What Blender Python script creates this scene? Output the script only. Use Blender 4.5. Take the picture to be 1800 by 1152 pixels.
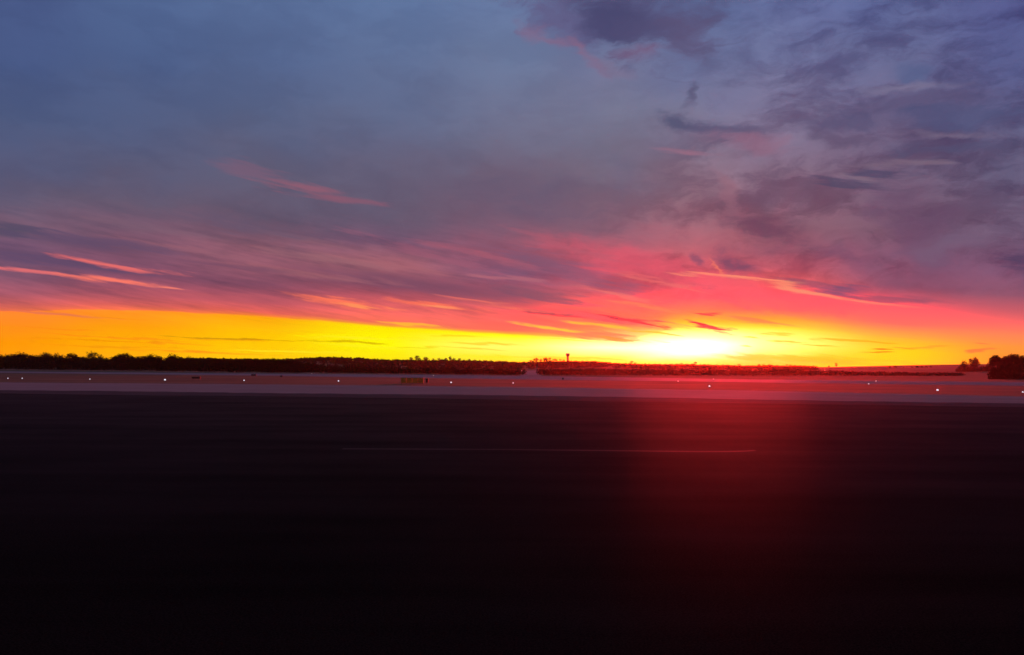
import bpy, bmesh, math, random
from mathutils import Vector, Matrix, noise as mnoise

random.seed(7)
scene = bpy.context.scene
for o in list(bpy.data.objects):
    bpy.data.objects.remove(o, do_unlink=True)
COL = scene.collection
R = math.radians

# ------------------------------------------------------------------ camera
CAM_H = 4.0                       # eye height above the runway, metres
FPX = 1400.0                      # focal length in photo pixels (1800 wide)
HORIZON = 645.5                   # photo row of the true horizon at mid frame
ROLL = math.atan2(9.0, 1800.0)    # the horizon drops a little to the right
PITCH = math.atan2(HORIZON - 576.0, FPX)
cam_data = bpy.data.cameras.new("camera")
cam = bpy.data.objects.new("camera", cam_data)
COL.objects.link(cam)
cam_data.sensor_width = 36.0
cam_data.lens = 36.0 * FPX / 1800.0
cam_data.clip_start = 0.1
cam_data.clip_end = 20000.0
CAM_ROT = Matrix.Rotation(R(90) + PITCH, 3, 'X') @ Matrix.Rotation(ROLL, 3, 'Z')
cam.location = (0, 0, CAM_H)
cam.rotation_euler = CAM_ROT.to_euler()
scene.camera = cam


def ray(px, py):
    return (CAM_ROT @ Vector(((px - 900.0) / FPX, -(py - 576.0) / FPX, -1.0))).normalized()


def azel(px, py):
    d = ray(px, py)
    return math.degrees(math.atan2(d.x, d.y)), math.degrees(math.asin(d.z))


def ground(px, py, z=0.0):
    d = ray(px, py)
    t = (z - CAM_H) / d.z
    return Vector((d.x * t, d.y * t, z))


def at_depth(px, py, dist):
    """point at horizontal distance dist in the direction of a photo pixel"""
    d = ray(px, py)
    k = dist / d.y
    return Vector((d.x * k, dist, CAM_H + d.z * k))


def lin(c):
    out = []
    for v in c[:3]:
        v = v / 255.0
        out.append(v / 12.92 if v <= 0.04045 else ((v + 0.055) / 1.055) ** 2.4)
    return out


# ------------------------------------------------------------------ light and exposure
SUN_AZ, SUN_EL = azel(1260, 604)
GLARE_AZ, GLARE_EL = azel(1232, 608)
HAZE_DENSITY = 0.000042
HAZE_G = 0.865
HAZE_TOP = 26.0
sun_data = bpy.data.lights.new("sun", 'SUN')
sun_data.energy = 3.0
sun_data.color = (1.0, 0.035, 0.03)
sun_data.angle = R(12.0)           # the disc is spread wide by the thin cloud before it
sun = bpy.data.objects.new("sun", sun_data)
COL.objects.link(sun)
sun_dir = Vector((math.sin(R(SUN_AZ)) * math.cos(R(SUN_EL)),
                  math.cos(R(SUN_AZ)) * math.cos(R(SUN_EL)), math.sin(R(SUN_EL))))
sun.rotation_euler = sun_dir.to_track_quat('Z', 'Y').to_euler()

vs = scene.view_settings
scene.display_settings.display_device = 'sRGB'
vs.view_transform = 'Standard'
vs.look = 'None'
vs.exposure = 0.0
vs.gamma = 1.0
vs.use_curve_mapping = False

# ------------------------------------------------------------------ world: sunset sky
world = bpy.data.worlds.new("World")
scene.world = world
world.use_nodes = True
NT = world.node_tree
NT.nodes.clear()


class G:
    """small helper to write node graphs as expressions"""
    def __init__(self, nt):
        self.nt = nt

    def n(self, t, **kw):
        nd = self.nt.nodes.new(t)
        for k, v in kw.items():
            setattr(nd, k, v)
        return nd

    def put(self, sock, v):
        if isinstance(v, bpy.types.NodeSocket):
            self.nt.links.new(v, sock)
        else:
            sock.default_value = v

    def m(self, op, a, b=0.0, c=0.0, clamp=False):
        nd = self.n('ShaderNodeMath', operation=op, use_clamp=clamp)
        self.put(nd.inputs[0], a)
        self.put(nd.inputs[1], b)
        if len(nd.inputs) > 2:
            self.put(nd.inputs[2], c)
        return nd.outputs[0]

    def xyz(self, x, y, z=0.0):
        nd = self.n('ShaderNodeCombineXYZ')
        for s, v in zip(nd.inputs, (x, y, z)):
            self.put(s, v)
        return nd.outputs[0]

    def sep(self, v):
        nd = self.n('ShaderNodeSeparateXYZ')
        self.put(nd.inputs[0], v)
        return nd.outputs

    def ss(self, x, a, b, lo=0.0, hi=1.0, kind='SMOOTHSTEP'):
        nd = self.n('ShaderNodeMapRange', interpolation_type=kind)
        nd.clamp = True
        for s, v in zip(nd.inputs, (x, a, b, lo, hi)):
            self.put(s, v)
        return nd.outputs[0]

    def noise(self, vec, scale, detail=3.0, rough=0.5, lac=2.0, color=False):
        nd = self.n('ShaderNodeTexNoise')
        self.put(nd.inputs['Vector'], vec)
        nd.inputs['Scale'].default_value = scale
        nd.inputs['Detail'].default_value = detail
        nd.inputs['Roughness'].default_value = rough
        nd.inputs['Lacunarity'].default_value = lac
        return nd.outputs['Color'] if color else nd.outputs[0]

    def mapping(self, vec, loc=(0, 0, 0), rot=(0, 0, 0), sc=(1, 1, 1), kind='POINT'):
        nd = self.n('ShaderNodeMapping', vector_type=kind)
        self.put(nd.inputs[0], vec)
        nd.inputs[1].default_value = loc
        nd.inputs[2].default_value = rot
        nd.inputs[3].default_value = sc
        return nd.outputs[0]

    def vm(self, op, a, b=(0, 0, 0)):
        nd = self.n('ShaderNodeVectorMath', operation=op)
        self.put(nd.inputs[0], a)
        if op not in ('LENGTH', 'NORMALIZE'):
            self.put(nd.inputs[1], b)
        return nd.outputs['Value'] if op in ('LENGTH', 'DOT_PRODUCT') else nd.outputs['Vector']

    def mix(self, f, a, b, blend='MIX'):
        nd = self.n('ShaderNodeMix', data_type='RGBA', blend_type=blend)
        nd.clamp_factor = True
        self.put(nd.inputs[0], f)
        self.put(nd.inputs[6], a)
        self.put(nd.inputs[7], b)
        return nd.outputs[2]

    def ramp(self, f, stops, interp='LINEAR'):
        nd = self.n('ShaderNodeValToRGB')
        cr = nd.color_ramp
        cr.interpolation = interp
        while len(cr.elements) < len(stops):
            cr.elements.new(0.5)
        for e, (p, c) in zip(cr.elements, stops):
            e.position = p
            e.color = (*c, 1.0)
        self.put(nd.inputs[0], f)
        return nd.outputs[0]


    def after(self, prev, v):
        """v itself, but computed only once prev is known (keeps the graph in order)"""
        nd = self.n('ShaderNodeVectorMath', operation='MULTIPLY_ADD')
        self.put(nd.inputs[0], prev)
        nd.inputs[1].default_value = (1e-8, 1e-8, 1e-8)
        self.put(nd.inputs[2], v)
        return nd.outputs[0]


w = G(NT)
tc = w.n('ShaderNodeTexCoord')
X, Y, Z = w.sep(w.vm('NORMALIZE', tc.outputs['Generated']))
AZ = w.m('MULTIPLY', w.m('ARCTAN2', X, Y), 180 / math.pi)
EL = w.m('MULTIPLY', w.m('ARCSINE', Z), 180 / math.pi)
P = w.xyz(AZ, EL)

# wind-drawn wisps low down, billows higher up: two ways of stirring the sky map
wr = R(-9)
wc = w.mapping(w.mapping(P, rot=(0, 0, -wr)), sc=(0.16, 1.5, 1))
wn = w.sep(w.noise(wc, 1.0, 4.0, 0.55, color=True))
P_wisp = w.vm('ADD', P, w.xyz(w.m('MULTIPLY_ADD', wn[0], 5.0, -2.5), w.m('MULTIPLY_ADD', wn[1], 0.55, -0.275)))
pc = w.mapping(P, sc=(0.22, 0.42, 1))
pn = w.sep(w.noise(pc, 1.0, 5.0, 0.55, color=True))
P_puff = w.vm('ADD', P, w.xyz(w.m('MULTIPLY_ADD', pn[0], 4.4, -2.2), w.m('MULTIPLY_ADD', pn[1], 2.6, -1.3)))
F_wisp = w.noise(w.mapping(w.mapping(P, rot=(0, 0, -wr)), loc=(3, 7, 2), sc=(0.35, 3.2, 1)), 1.0, 5.0, 0.6)
F_puff = w.noise(w.mapping(P_puff, loc=(9, 1, 4), sc=(0.3, 0.75, 1)), 1.0, 6.0, 0.6)

# ---- upper edge of the bright band above the horizon, as a curve over azimuth
EDGE = [(-400, 532), (0, 547), (225, 546), (450, 556), (675, 574), (900, 588), (1080, 597), (1150, 588), (1220, 576), (1350, 578),
        (1575, 595), (1800, 612), (2200, 632)]
fc = w.n('ShaderNodeFloatCurve')
AZ0, AZ1 = -60.0, 60.0
cu = fc.mapping.curves[0]
pts = []
for ex, ey in EDGE:
    a, e = azel(ex, ey)
    pts.append(((a - AZ0) / (AZ1 - AZ0), e / 6.0))
cu.points[0].location = (0.0, pts[0][1])
cu.points[1].location = (1.0, pts[-1][1])
for p in pts:
    cu.points.new(*p)
fc.mapping.update()
AZW, ELW, _ = w.sep(P_wisp)
azn = w.ss(AZ, AZ0, AZ1, 0.0, 1.0, 'LINEAR')
w.put(fc.inputs['Value'], azn)
BAND = w.m('MULTIPLY', fc.outputs[0], 6.0)
# el bent a little by the wisps so that no edge is ruled straight
ELB = w.m('ADD', EL, w.m('MULTIPLY_ADD', wn[2], 0.34, -0.17))
ELB = w.m('ADD', ELB, w.m('MULTIPLY', w.m('MULTIPLY_ADD', pn[2], 3.2, -1.6), w.ss(EL, 4, 12)))


def interp_edge(px):
    for (x0, y0), (x1, y1) in zip(EDGE, EDGE[1:]):
        if x0 <= px <= x1:
            return y0 + (y1 - y0) * (px - x0) / (x1 - x0)
    return EDGE[-1][1]


def band_el(px):
    for (x0, y0), (x1, y1) in zip(EDGE, EDGE[1:]):
        if x0 <= px <= x1:
            t = (px - x0) / (x1 - x0)
            return azel(px, y0 + (y1 - y0) * t)[1]
    return 1.5


ELMAX = 26.0
below = w.m('MULTIPLY', w.m('DIVIDE', ELB, BAND), 0.25)
above = w.m('MULTIPLY_ADD', w.m('POWER', w.m('MAXIMUM', w.m('DIVIDE', w.m('SUBTRACT', ELB, BAND), w.m('SUBTRACT', ELMAX, BAND)), 0.0), 0.6), 0.75, 0.25)
isup = w.m('GREATER_THAN', ELB, BAND)
V = w.m('ADD', w.m('MULTIPLY', isup, above), w.m('MULTIPLY', w.m('SUBTRACT', 1.0, isup), below))
V = w.m('MINIMUM', w.m('MAXIMUM', V, 0.0), 1.0)


def vpos(px, py):
    e = azel(px, py)[1]
    b = band_el(px)
    if e <= b:
        return max(0.0, 0.25 * e / b)
    return min(1.0, 0.25 + 0.75 * ((e - b) / (ELMAX - b)) ** 0.6)


def clear(px, py, c):
    """colour of the sky itself, before the air between it and the eye dims and reddens it"""
    a_, e = azel(px, py)
    e = max(e, 0.4)
    L = min((HAZE_TOP - CAM_H) / math.sin(R(e)), 2500.0)
    T = math.exp(-HAZE_DENSITY * L)
    cs = math.cos(R(a_ - SUN_AZ)) * math.cos(R(e - SUN_EL))
    cs = min(cs, math.cos(R(5.0)))
    ph = (1 - HAZE_G ** 2) / (4 * math.pi * (1 + HAZE_G ** 2 - 2 * HAZE_G * cs) ** 1.5)
    glow_ = 0.8 * (sun_data.energy + 3.0) * (1 - T) * ph
    out = []
    grey = sum(c) / 3.0
    k = 0.12 if py < 420 else 0.0
    c = [v + (grey - v) * k for v in c]
    if py < 420 and px < 600:
        c = [c[0] * 1.04, c[1], c[2] * .98]
    for v, sc_ in zip(lin(c), sun_data.color):
        out.append(min(max(v - glow_ * sc_, v * .65) / T, 4.0))
    return out


COLUMNS = {
    -350: [(0, (60, 82, 135)), (200, (64, 80, 125)), (330, (80, 82, 118)), (430, (98, 76, 104)), (500, (110, 76, 100)), (525, (170, 90, 90)), (545, (235, 120, 50)), (640, (250, 140, 10))],
    0: [(0, (66, 90, 148)), (100, (64, 88, 144)), (200, (70, 90, 138)), (300, (82, 88, 128)), (350, (92, 88, 120)), (390, (110, 87, 115)),
        (430, (108, 82, 110)), (480, (120, 84, 108)), (515, (150, 85, 102)), (535, (195, 95, 92)), (546, (228, 110, 72)), (549, (255, 135, 45)), (575, (255, 143, 25)), (600, (255, 152, 0)), (640, (255, 155, 0))],
    225: [(0, (74, 104, 160)), (100, (68, 94, 148)), (200, (74, 93, 140)), (300, (84, 90, 128)), (360, (95, 86, 116)), (420, (120, 86, 108)),
          (480, (125, 80, 105)), (515, (165, 85, 100)), (535, (205, 95, 90)), (545, (238, 115, 75)), (548, (255, 145, 35)), (575, (255, 160, 10)), (600, (255, 172, 0)), (640, (255, 175, 0))],
    450: [(0, (80, 110, 164)), (100, (76, 102, 154)), (200, (80, 98, 142)), (300, (90, 92, 126)), (380, (94, 84, 114)), (430, (130, 88, 106)),
          (470, (140, 88, 106)), (500, (125, 76, 98)), (530, (175, 85, 98)), (549, (218, 98, 84)), (555, (246, 132, 50)), (559, (255, 172, 15)), (590, (255, 195, 0)), (640, (255, 200, 0))],
    675: [(0, (90, 118, 168)), (100, (90, 112, 158)), (200, (92, 106, 146)), (300, (96, 92, 124)), (380, (96, 83, 112)), (430, (110, 82, 110)),
          (465, (145, 92, 106)), (500, (128, 76, 98)), (522, (175, 84, 96)), (550, (235, 105, 98)), (567, (240, 112, 85)), (573, (252, 170, 40)), (577, (255, 232, 0)), (605, (255, 248, 0)), (640, (255, 222, 0))],
    900: [(0, (98, 122, 170)), (100, (102, 122, 164)), (200, (106, 114, 150)), (250, (104, 107, 140)), (310, (104, 90, 120)), (400, (118, 82, 112)),
          (440, (145, 84, 108)), (480, (120, 80, 110)), (520, (165, 85, 100)), (550, (228, 98, 98)), (581, (242, 112, 88)), (587, (252, 180, 50)), (591, (255, 255, 20)), (610, (255, 255, 110)), (640, (255, 235, 0))],
    1080: [(0, (92, 110, 160)), (130, (110, 118, 158)), (200, (112, 118, 152)), (270, (110, 108, 138)), (330, (108, 94, 124)), (400, (130, 86, 114)),
           (440, (170, 86, 108)), (475, (215, 90, 108)), (515, (200, 92, 104)), (545, (245, 110, 92)), (575, (250, 130, 80)), (594, (255, 190, 60)), (598, (255, 255, 120)), (612, (255, 255, 205)), (628, (255, 255, 90)), (642, (255, 235, 0))],
    1220: [(0, (88, 108, 162)), (130, (102, 114, 160)), (200, (108, 112, 148)), (280, (118, 104, 132)), (340, (122, 96, 122)), (400, (140, 86, 112)),
           (450, (180, 86, 104)), (490, (228, 90, 106)), (525, (245, 95, 105)), (548, (252, 130, 85)), (565, (255, 190, 50)), (577, (255, 235, 25)), (592, (255, 255, 150)), (605, (255, 255, 235)), (622, (255, 255, 225)), (634, (255, 250, 80)), (645, (255, 225, 0))],
    1350: [(0, (90, 108, 162)), (100, (96, 110, 156)), (200, (108, 108, 144)), (300, (114, 98, 128)), (350, (116, 92, 122)), (400, (128, 80, 106)),
           (440, (140, 78, 102)), (470, (185, 86, 104)), (492, (235, 100, 100)), (520, (255, 96, 106)), (545, (255, 112, 95)), (561, (255, 165, 60)), (576, (255, 230, 25)), (600, (255, 255, 90)), (617, (255, 235, 30)), (645, (255, 205, 10))],
    1575: [(0, (78, 96, 150)), (100, (90, 102, 148)), (200, (92, 90, 130)), (300, (96, 84, 118)), (400, (108, 78, 106)), (450, (116, 78, 106)),
           (500, (140, 82, 106)), (525, (180, 88, 105)), (548, (245, 100, 105)), (568, (255, 112, 98)), (584, (255, 155, 75)), (600, (255, 192, 45)), (618, (255, 212, 15)), (645, (255, 215, 10))],
    1800: [(0, (72, 84, 142)), (100, (72, 85, 140)), (200, (82, 88, 132)), (300, (86, 86, 122)), (380, (104, 92, 122)), (440, (105, 78, 106)),
           (480, (118, 80, 108)), (520, (145, 86, 108)), (548, (205, 94, 104)), (570, (252, 106, 102)), (590, (255, 134, 86)), (610, (255, 150, 62)), (655, (255, 142, 45))],
    2300: [(0, (62, 74, 128)), (200, (70, 78, 122)), (400, (92, 78, 108)), (500, (110, 78, 104)), (560, (150, 84, 96)), (600, (205, 98, 80)), (660, (225, 105, 60))],
}
# ---- single clouds: centre x, y, half length, half width, slope, colour, opacity, softness, kind
CLOUDS = [
    (930, 345, 190, 55, 10, (97, 84, 113), .55, 1.1, 'p'),
    (1090, 300, 90, 30, 20, (106, 98, 128), .5, 1.1, 'p'),
    # the big violet cloud high up and its lit lower rim
    (1090, 5, 190, 75, 10, (82, 78, 122), .85, .75, 'p'),
    (985, 42, 95, 38, 30, (96, 92, 138), .8, .8, 'p'),
    (1085, 40, 75, 45, 15, (70, 68, 112), .85, .8, 'p'),
    (1205, 75, 60, 40, 0, (92, 82, 122), .75, .8, 'p'),
    (955, 66, 55, 13, 30, (134, 102, 138), .75, 1.0, 'p'),
    (1028, 94, 55, 13, 38, (138, 100, 134), .75, 1.0, 'p'),
    (1130, 92, 60, 13, -2, (122, 90, 128), .75, 1.0, 'p'),
    (1085, 122, 45, 10, 15, (124, 108, 142), .5, .9, 'p'),
    # small dark scraps under it
    (1213, 164, 11, 20, 0, (86, 80, 116), .75, 1.0, 'p'),
    (1235, 110, 26, 26, 0, (90, 84, 124), .6, 1.0, 'p'),
    (1140, 62, 70, 30, 10, (84, 78, 120), .6, 1.0, 'p'),
    (1205, 214, 48, 15, 10, (82, 80, 116), .85, .7, 'p'),
    (1262, 226, 70, 11, 8, (92, 84, 120), .8, .8, 'p'),
    (1200, 266, 60, 6, 4, (160, 106, 130), .7, 1.0, 'w'),
    (1300, 252, 80, 18, 16, (146, 98, 126), .7, .9, 'p'),
    (1290, 352, 70, 16, 48, (152, 98, 118), .65, .9, 'p'),
    # right hand bank
    (1600, 128, 40, 20, 0, (80, 94, 142), .7, .9, 'p'),
    (1595, 158, 90, 10, -3, (124, 116, 150), .7, .9, 'p'),
    (1620, 182, 150, 24, -6, (88, 78, 118), .75, .8, 'p'),
    (1500, 215, 110, 20, -8, (84, 76, 116), .7, .8, 'p'),
    (1470, 248, 60, 16, 0, (94, 76, 110), .7, .8, 'p'),
    (1700, 205, 130, 32, -4, (76, 80, 124), .7, .8, 'p'),
    (1660, 236, 90, 10, 5, (118, 102, 130), .7, .9, 'p'),
    (1650, 264, 80, 16, 0, (80, 76, 114), .7, .8, 'p'),
    (1600, 287, 80, 7, -2, (126, 102, 124), .7, .9, 'w'),
    (1562, 306, 55, 9, 2, (78, 70, 106), .75, .8, 'w'),
    (1490, 323, 65, 10, 8, (84, 70, 104), .75, .8, 'w'),
    (1515, 313, 30, 5, 12, (128, 104, 124), .6, .9, 'w'),
    (1362, 408, 85, 36, 14, (112, 66, 94), .9, 1.0, 'p'),
    (1610, 400, 110, 65, 45, (104, 70, 104), .7, .9, 'p'),
    (1700, 420, 110, 28, -14, (120, 98, 124), .6, .9, 'p'),
    (1480, 455, 60, 16, 20, (116, 76, 106), .5, .9, 'p'),
    (1795, 455, 50, 18, 0, (84, 64, 96), .8, .8, 'w'),
    (1650, 490, 140, 24, 6, (136, 82, 108), .5, .9, 'p'),
    # the lit front above the sun
    (1150, 470, 190, 36, 13, (226, 88, 108), .65, .95, 'p'),
    (1360, 515, 190, 30, 9, (255, 92, 106), .7, .95, 'p'),
    (1287, 460, 58, 20, 22, (102, 74, 102), .85, .9, 'p'),
    (1226, 452, 22, 9, 30, (104, 76, 106), .7, .9, 'p'),
    (1258, 465, 26, 5, 55, (244, 122, 100), .8, .9, 'p'),
    (1265, 485, 80, 3.5, 4, (255, 138, 112), .9, .9, 'w'),
    (1330, 491, 60, 3.5, 7, (255, 142, 112), .9, .9, 'w'),
    (1430, 513, 50, 3.5, 13, (255, 146, 112), .9, .9, 'w'),
    (1505, 530, 60, 3.5, 7, (255, 136, 110), .85, .9, 'w'),
    (1380, 502, 75, 5, 11, (255, 140, 112), .8, .95, 'w'),
    (1450, 521, 60, 5, 13, (255, 142, 112), .75, .95, 'w'),
    (1560, 536, 90, 4, 4, (252, 124, 108), .6, .95, 'w'),
    (1410, 497, 65, 8, 9, (132, 80, 104), .65, .9, 'w'),
    (1490, 511, 48, 9, 4, (104, 80, 112), .8, .9, 'w'),
    (1575, 527, 90, 8, 3, (142, 80, 104), .7, .9, 'w'),
    (1280, 530, 70, 10, 20, (205, 88, 105), .5, .95, 'p'),
    # long violet wedge and wisps over the middle
    (1000, 478, 150, 24, 15, (118, 86, 114), .6, 1.0, 'w'),
    (955, 521, 110, 8, 10, (142, 84, 104), .75, .9, 'w'),
    (760, 506, 200, 16, 8, (124, 76, 100), .6, .9, 'w'),
    (760, 448, 130, 9, 16, (156, 90, 112), .6, .9, 'w'),
    (905, 489, 80, 3.5, 3, (180, 104, 118), .7, .9, 'w'),
    (600, 458, 130, 9, 8, (156, 102, 112), .6, .95, 'w'),
    (440, 300, 72, 17, 14, (122, 90, 120), .6, 1.0, 'w'),
    (535, 331, 80, 11, 10, (150, 90, 114), .7, 1.0, 'w'),
    (595, 350, 75, 8, 6, (138, 86, 112), .7, .9, 'w'),
    (330, 440, 150, 8, 9, (152, 96, 112), .6, 1.0, 'w'),
    (520, 418, 130, 7, 12, (140, 92, 110), .55, 1.0, 'w'),
    (250, 398, 140, 10, 8, (120, 90, 114), .5, 1.0, 'w'),
    (700, 470, 130, 5, 9, (168, 100, 112), .6, 1.0, 'w'),
    (540, 482, 160, 6, 7, (162, 98, 108), .6, 1.0, 'w'),
    (380, 521, 200, 7, 4, (184, 88, 98), .5, 1.0, 'w'),
    (860, 452, 130, 6, 14, (170, 92, 110), .6, 1.0, 'w'),
    (1010, 436, 120, 7, 16, (180, 92, 110), .55, 1.0, 'w'),
    (930, 545, 80, 3, 8, (255, 122, 95), .7, 1.0, 'w'),
    (840, 528, 70, 3, 6, (240, 112, 100), .7, 1.0, 'w'),
    (1180, 500, 90, 4, 14, (244, 114, 110), .6, 1.0, 'w'),
    (1090, 520, 80, 4, 12, (250, 122, 110), .6, 1.0, 'w'),
    (1150, 540, 70, 4, 9, (255, 136, 90), .6, 1.0, 'w'),
    # left: dark bars with lit edges
    (15, 403, 70, 14, 6, (78, 74, 104), .8, .85, 'w'),
    (150, 424, 160, 15, 8, (92, 74, 104), .7, .9, 'w'),
    (110, 459, 200, 13, 8, (92, 72, 104), .75, .9, 'w'),
    (430, 398, 120, 14, 10, (94, 82, 112), .6, .9, 'w'),
    (420, 470, 120, 5, 6, (108, 72, 98), .5, .9, 'w'),
    (215, 467, 110, 6, 9, (240, 112, 108), .85, .95, 'w'),
    (65, 477, 110, 4.5, 6, (232, 112, 114), .85, .95, 'w'),
    (195, 493, 95, 6, 7, (255, 122, 104), .95, .95, 'w'),
    (288, 506, 28, 2.5, 4, (250, 130, 112), .8, .95, 'w'),
    (605, 532, 95, 7, 8, (255, 118, 90), .95, .95, 'w'),
    (758, 536, 85, 6, 7, (255, 114, 88), .9, .95, 'w'),
    (640, 538, 50, 3, 6, (255, 150, 90), .8, .95, 'w'),
    (770, 539, 50, 3, 6, (255, 150, 100), .8, .95, 'w'),
    (80, 551, 120, 3, 4, (226, 112, 82), .7, .9, 'w'),
    # near the sun
    (1010, 552, 120, 7, 6, (236, 88, 96), .7, .9, 'w'),
    (1075, 563, 110, 8, 7, (240, 96, 100), .85, .85, 'w'),
    (1030, 588, 110, 8, 6, (244, 126, 92), .8, .85, 'w'),
    (1128, 569, 60, 3, 10, (196, 62, 72), .8, .85, 'w'),
    (985, 556, 70, 2.5, 6, (178, 66, 80), .7, .85, 'w'),
    (1090, 559, 60, 2.2, 8, (170, 62, 74), .7, .85, 'w'),
    (1240, 574, 48, 6, 13, (206, 62, 84), .95, .6, 'w'),
    (1222, 569, 30, 2.2, 8, (160, 56, 66), .75, .8, 'w'),
    (1254, 553, 22, 3, 4, (192, 70, 82), .85, .8, 'w'),
    (1150, 587, 45, 2.5, 6, (240, 190, 40), .7, .8, 'w'),
    (1090, 597, 50, 2.5, 6, (232, 156, 70), .75, .8, 'w'),
    (970, 577, 60, 3, 7, (255, 216, 60), .7, .9, 'w'),
    (1060, 573, 50, 3, 7, (255, 206, 60), .7, .9, 'w'),
    (720, 569, 60, 2.5, 4, (255, 196, 40), .7, .9, 'w'),
    (1335, 592, 24, 2.6, 2, (240, 200, 20), .7, .8, 'w'),
    (1372, 588, 30, 2.4, 4, (244, 200, 50), .7, .8, 'w'),
    (1326, 607, 16, 2.6, 4, (240, 214, 70), .75, .8, 'w'),
    (1402, 600, 40, 2.4, 3, (236, 190, 10), .75, .8, 'w'),
    (1440, 606, 50, 2.4, 3, (240, 186, 10), .7, .8, 'w'),
    (1500, 598, 60, 2.4, 2, (240, 176, 30), .7, .8, 'w'),
    (1561, 613, 22, 2.4, 0, (176, 120, 20), .9, .8, 'w'),
    (1562, 619, 30, 2.0, 0, (214, 150, 10), .8, .8, 'w'),
    (1620, 609, 60, 2.2, 0, (240, 160, 50), .7, .8, 'w'),
    (1715, 617, 22, 4, -3, (250, 118, 66), .8, .8, 'w'),
    (1720, 604, 18, 2, 0, (226, 118, 70), .7, .8, 'w'),
    (1340, 566, 60, 5, 8, (240, 112, 90), .6, .9, 'w'),
    (1395, 632, 150, 9, 3, (255, 196, 24), .7, .9, 'w'),
    # threads in the yellow band to the left
    (380, 594, 90, 1.8, 2, (200, 130, 10), .8, .8, 'w'),
    (600, 601, 60, 1.8, 3, (214, 170, 0), .8, .8, 'w'),
    (480, 597, 60, 1.6, 2, (214, 150, 0), .7, .8, 'w'),
    (150, 598, 120, 2.2, 2, (240, 140, 0), .6, .9, 'w'),
    (620, 592, 110, 2.5, 2, (255, 236, 0), .6, .9, 'w'),
    (740, 611, 40, 1.6, 1, (236, 206, 0), .6, .8, 'w'),
]

# fine threads of cloud lying in the bright band
tr_ = random.Random(17)
for i in range(26):
    tx = tr_.uniform(-20, 1000)
    te = tr_.uniform(.12, .9)
    ty = 640 - te * (640 - interp_edge(tx))
    shade_ = tr_.choice(((250, 128, 20), (255, 150, 10), (238, 140, 10))) if tx < 420 else tr_.choice(((255, 186, 0), (250, 196, 10), (255, 236, 40)))
    CLOUDS.append((tx, ty, tr_.uniform(40, 130), tr_.uniform(1.3, 2.6), tr_.uniform(1, 4), shade_, tr_.uniform(.35, .65), .9, 'w'))

# ---- shared layers
keys = sorted(COLUMNS)
KAZ = {k: azel(k, 620)[0] for k in keys}
back = w.ramp(w.ss(EL, 0, 50, 0, 1, 'LINEAR'), [(0.0, lin((160, 106, 112))), (0.2, lin((128, 96, 112))), (0.6, lin((88, 82, 112))), (1.0, lin((70, 76, 112)))])
back_f = w.ss(w.m('ABSOLUTE', AZ), 45, 85)
zen_f = w.ss(EL, 26, 60)
# the clear air itself, low sun
nish = w.n('ShaderNodeTexSky', sky_type='NISHITA')
nish.sun_disc = False
nish.sun_elevation = R(SUN_EL)
nish.sun_rotation = R(SUN_AZ)
nish.dust_density = 2.0
nk = w.mix(1.0, nish.outputs[0], (0.06, 0.06, 0.06, 1), 'MULTIPLY')
nk_f = w.ss(EL, 3.0, 14.0, 0.0, 0.10)
# streaks drawn out by the wind low on the left
band_lo = w.m('MULTIPLY', w.ss(EL, 2.2, 4.0), w.ss(EL, 11.5, 7.5))
lo_f = w.m('MULTIPLY', w.m('MULTIPLY', band_lo, w.ss(AZ, 16.0, 0.0)), 0.75)
F_broad = w.noise(w.mapping(w.mapping(P_wisp, rot=(0, 0, -wr)), loc=(1, 4, 8), sc=(0.07, 0.9, 1)), 1.0, 4.0, 0.5)
F_lo = w.m('ADD', w.m('MULTIPLY', F_wisp, 0.5), w.m('MULTIPLY', F_broad, 0.75))
tint = w.n('ShaderNodeCombineColor')
w.put(tint.inputs[0], w.m('MULTIPLY_ADD', F_lo, 2.4, -0.36))
w.put(tint.inputs[1], w.m('MULTIPLY_ADD', F_lo, 1.5, 0.06))
w.put(tint.inputs[2], w.m('MULTIPLY_ADD', F_lo, 1.2, 0.26))
# mottled bank on the right: ragged cover with lighter gaps
hi_f = w.m('MULTIPLY', w.m('MULTIPLY', w.ss(EL, 3.6, 6.5), w.ss(w.m('MULTIPLY_ADD', EL, -0.7, AZ), -4.0, 7.0, 0.2, 1.0)), 0.85)
F_cov = w.noise(w.mapping(P_puff, loc=(5.3, 2.2, 1), rot=(0, 0, R(12)), sc=(0.13, 0.33, 1)), 1.0, 8.0, 0.62)
F_hi = w.m('ADD', w.m('MULTIPLY', w.ss(F_cov, 0.41, 0.60), -0.52), w.m('MULTIPLY', F_puff, 0.7))
tint2 = w.n('ShaderNodeCombineColor')
w.put(tint2.inputs[0], w.m('MULTIPLY_ADD', F_hi, 1.1, 0.97))
w.put(tint2.inputs[1], w.m('MULTIPLY_ADD', F_hi, 1.1, 0.82))
w.put(tint2.inputs[2], w.m('MULTIPLY_ADD', F_hi, 0.9, 0.93))
# glare of the sun, just behind thin cloud
gl = w.m('ADD', w.m('POWER', w.m('DIVIDE', w.m('ABSOLUTE', w.m('SUBTRACT', AZ, GLARE_AZ)), 6.0), 2.0),
         w.m('POWER', w.m('DIVIDE', w.m('ABSOLUTE', w.m('SUBTRACT', ELB, GLARE_EL)), 0.88), 2.0))
gf = w.m('POWER', 2.718, w.m('MULTIPLY', gl, -1.0))
glow = w.mix(gf, (0, 0, 0, 1), (1.2, 0.95, 0.55, 1))
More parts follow.
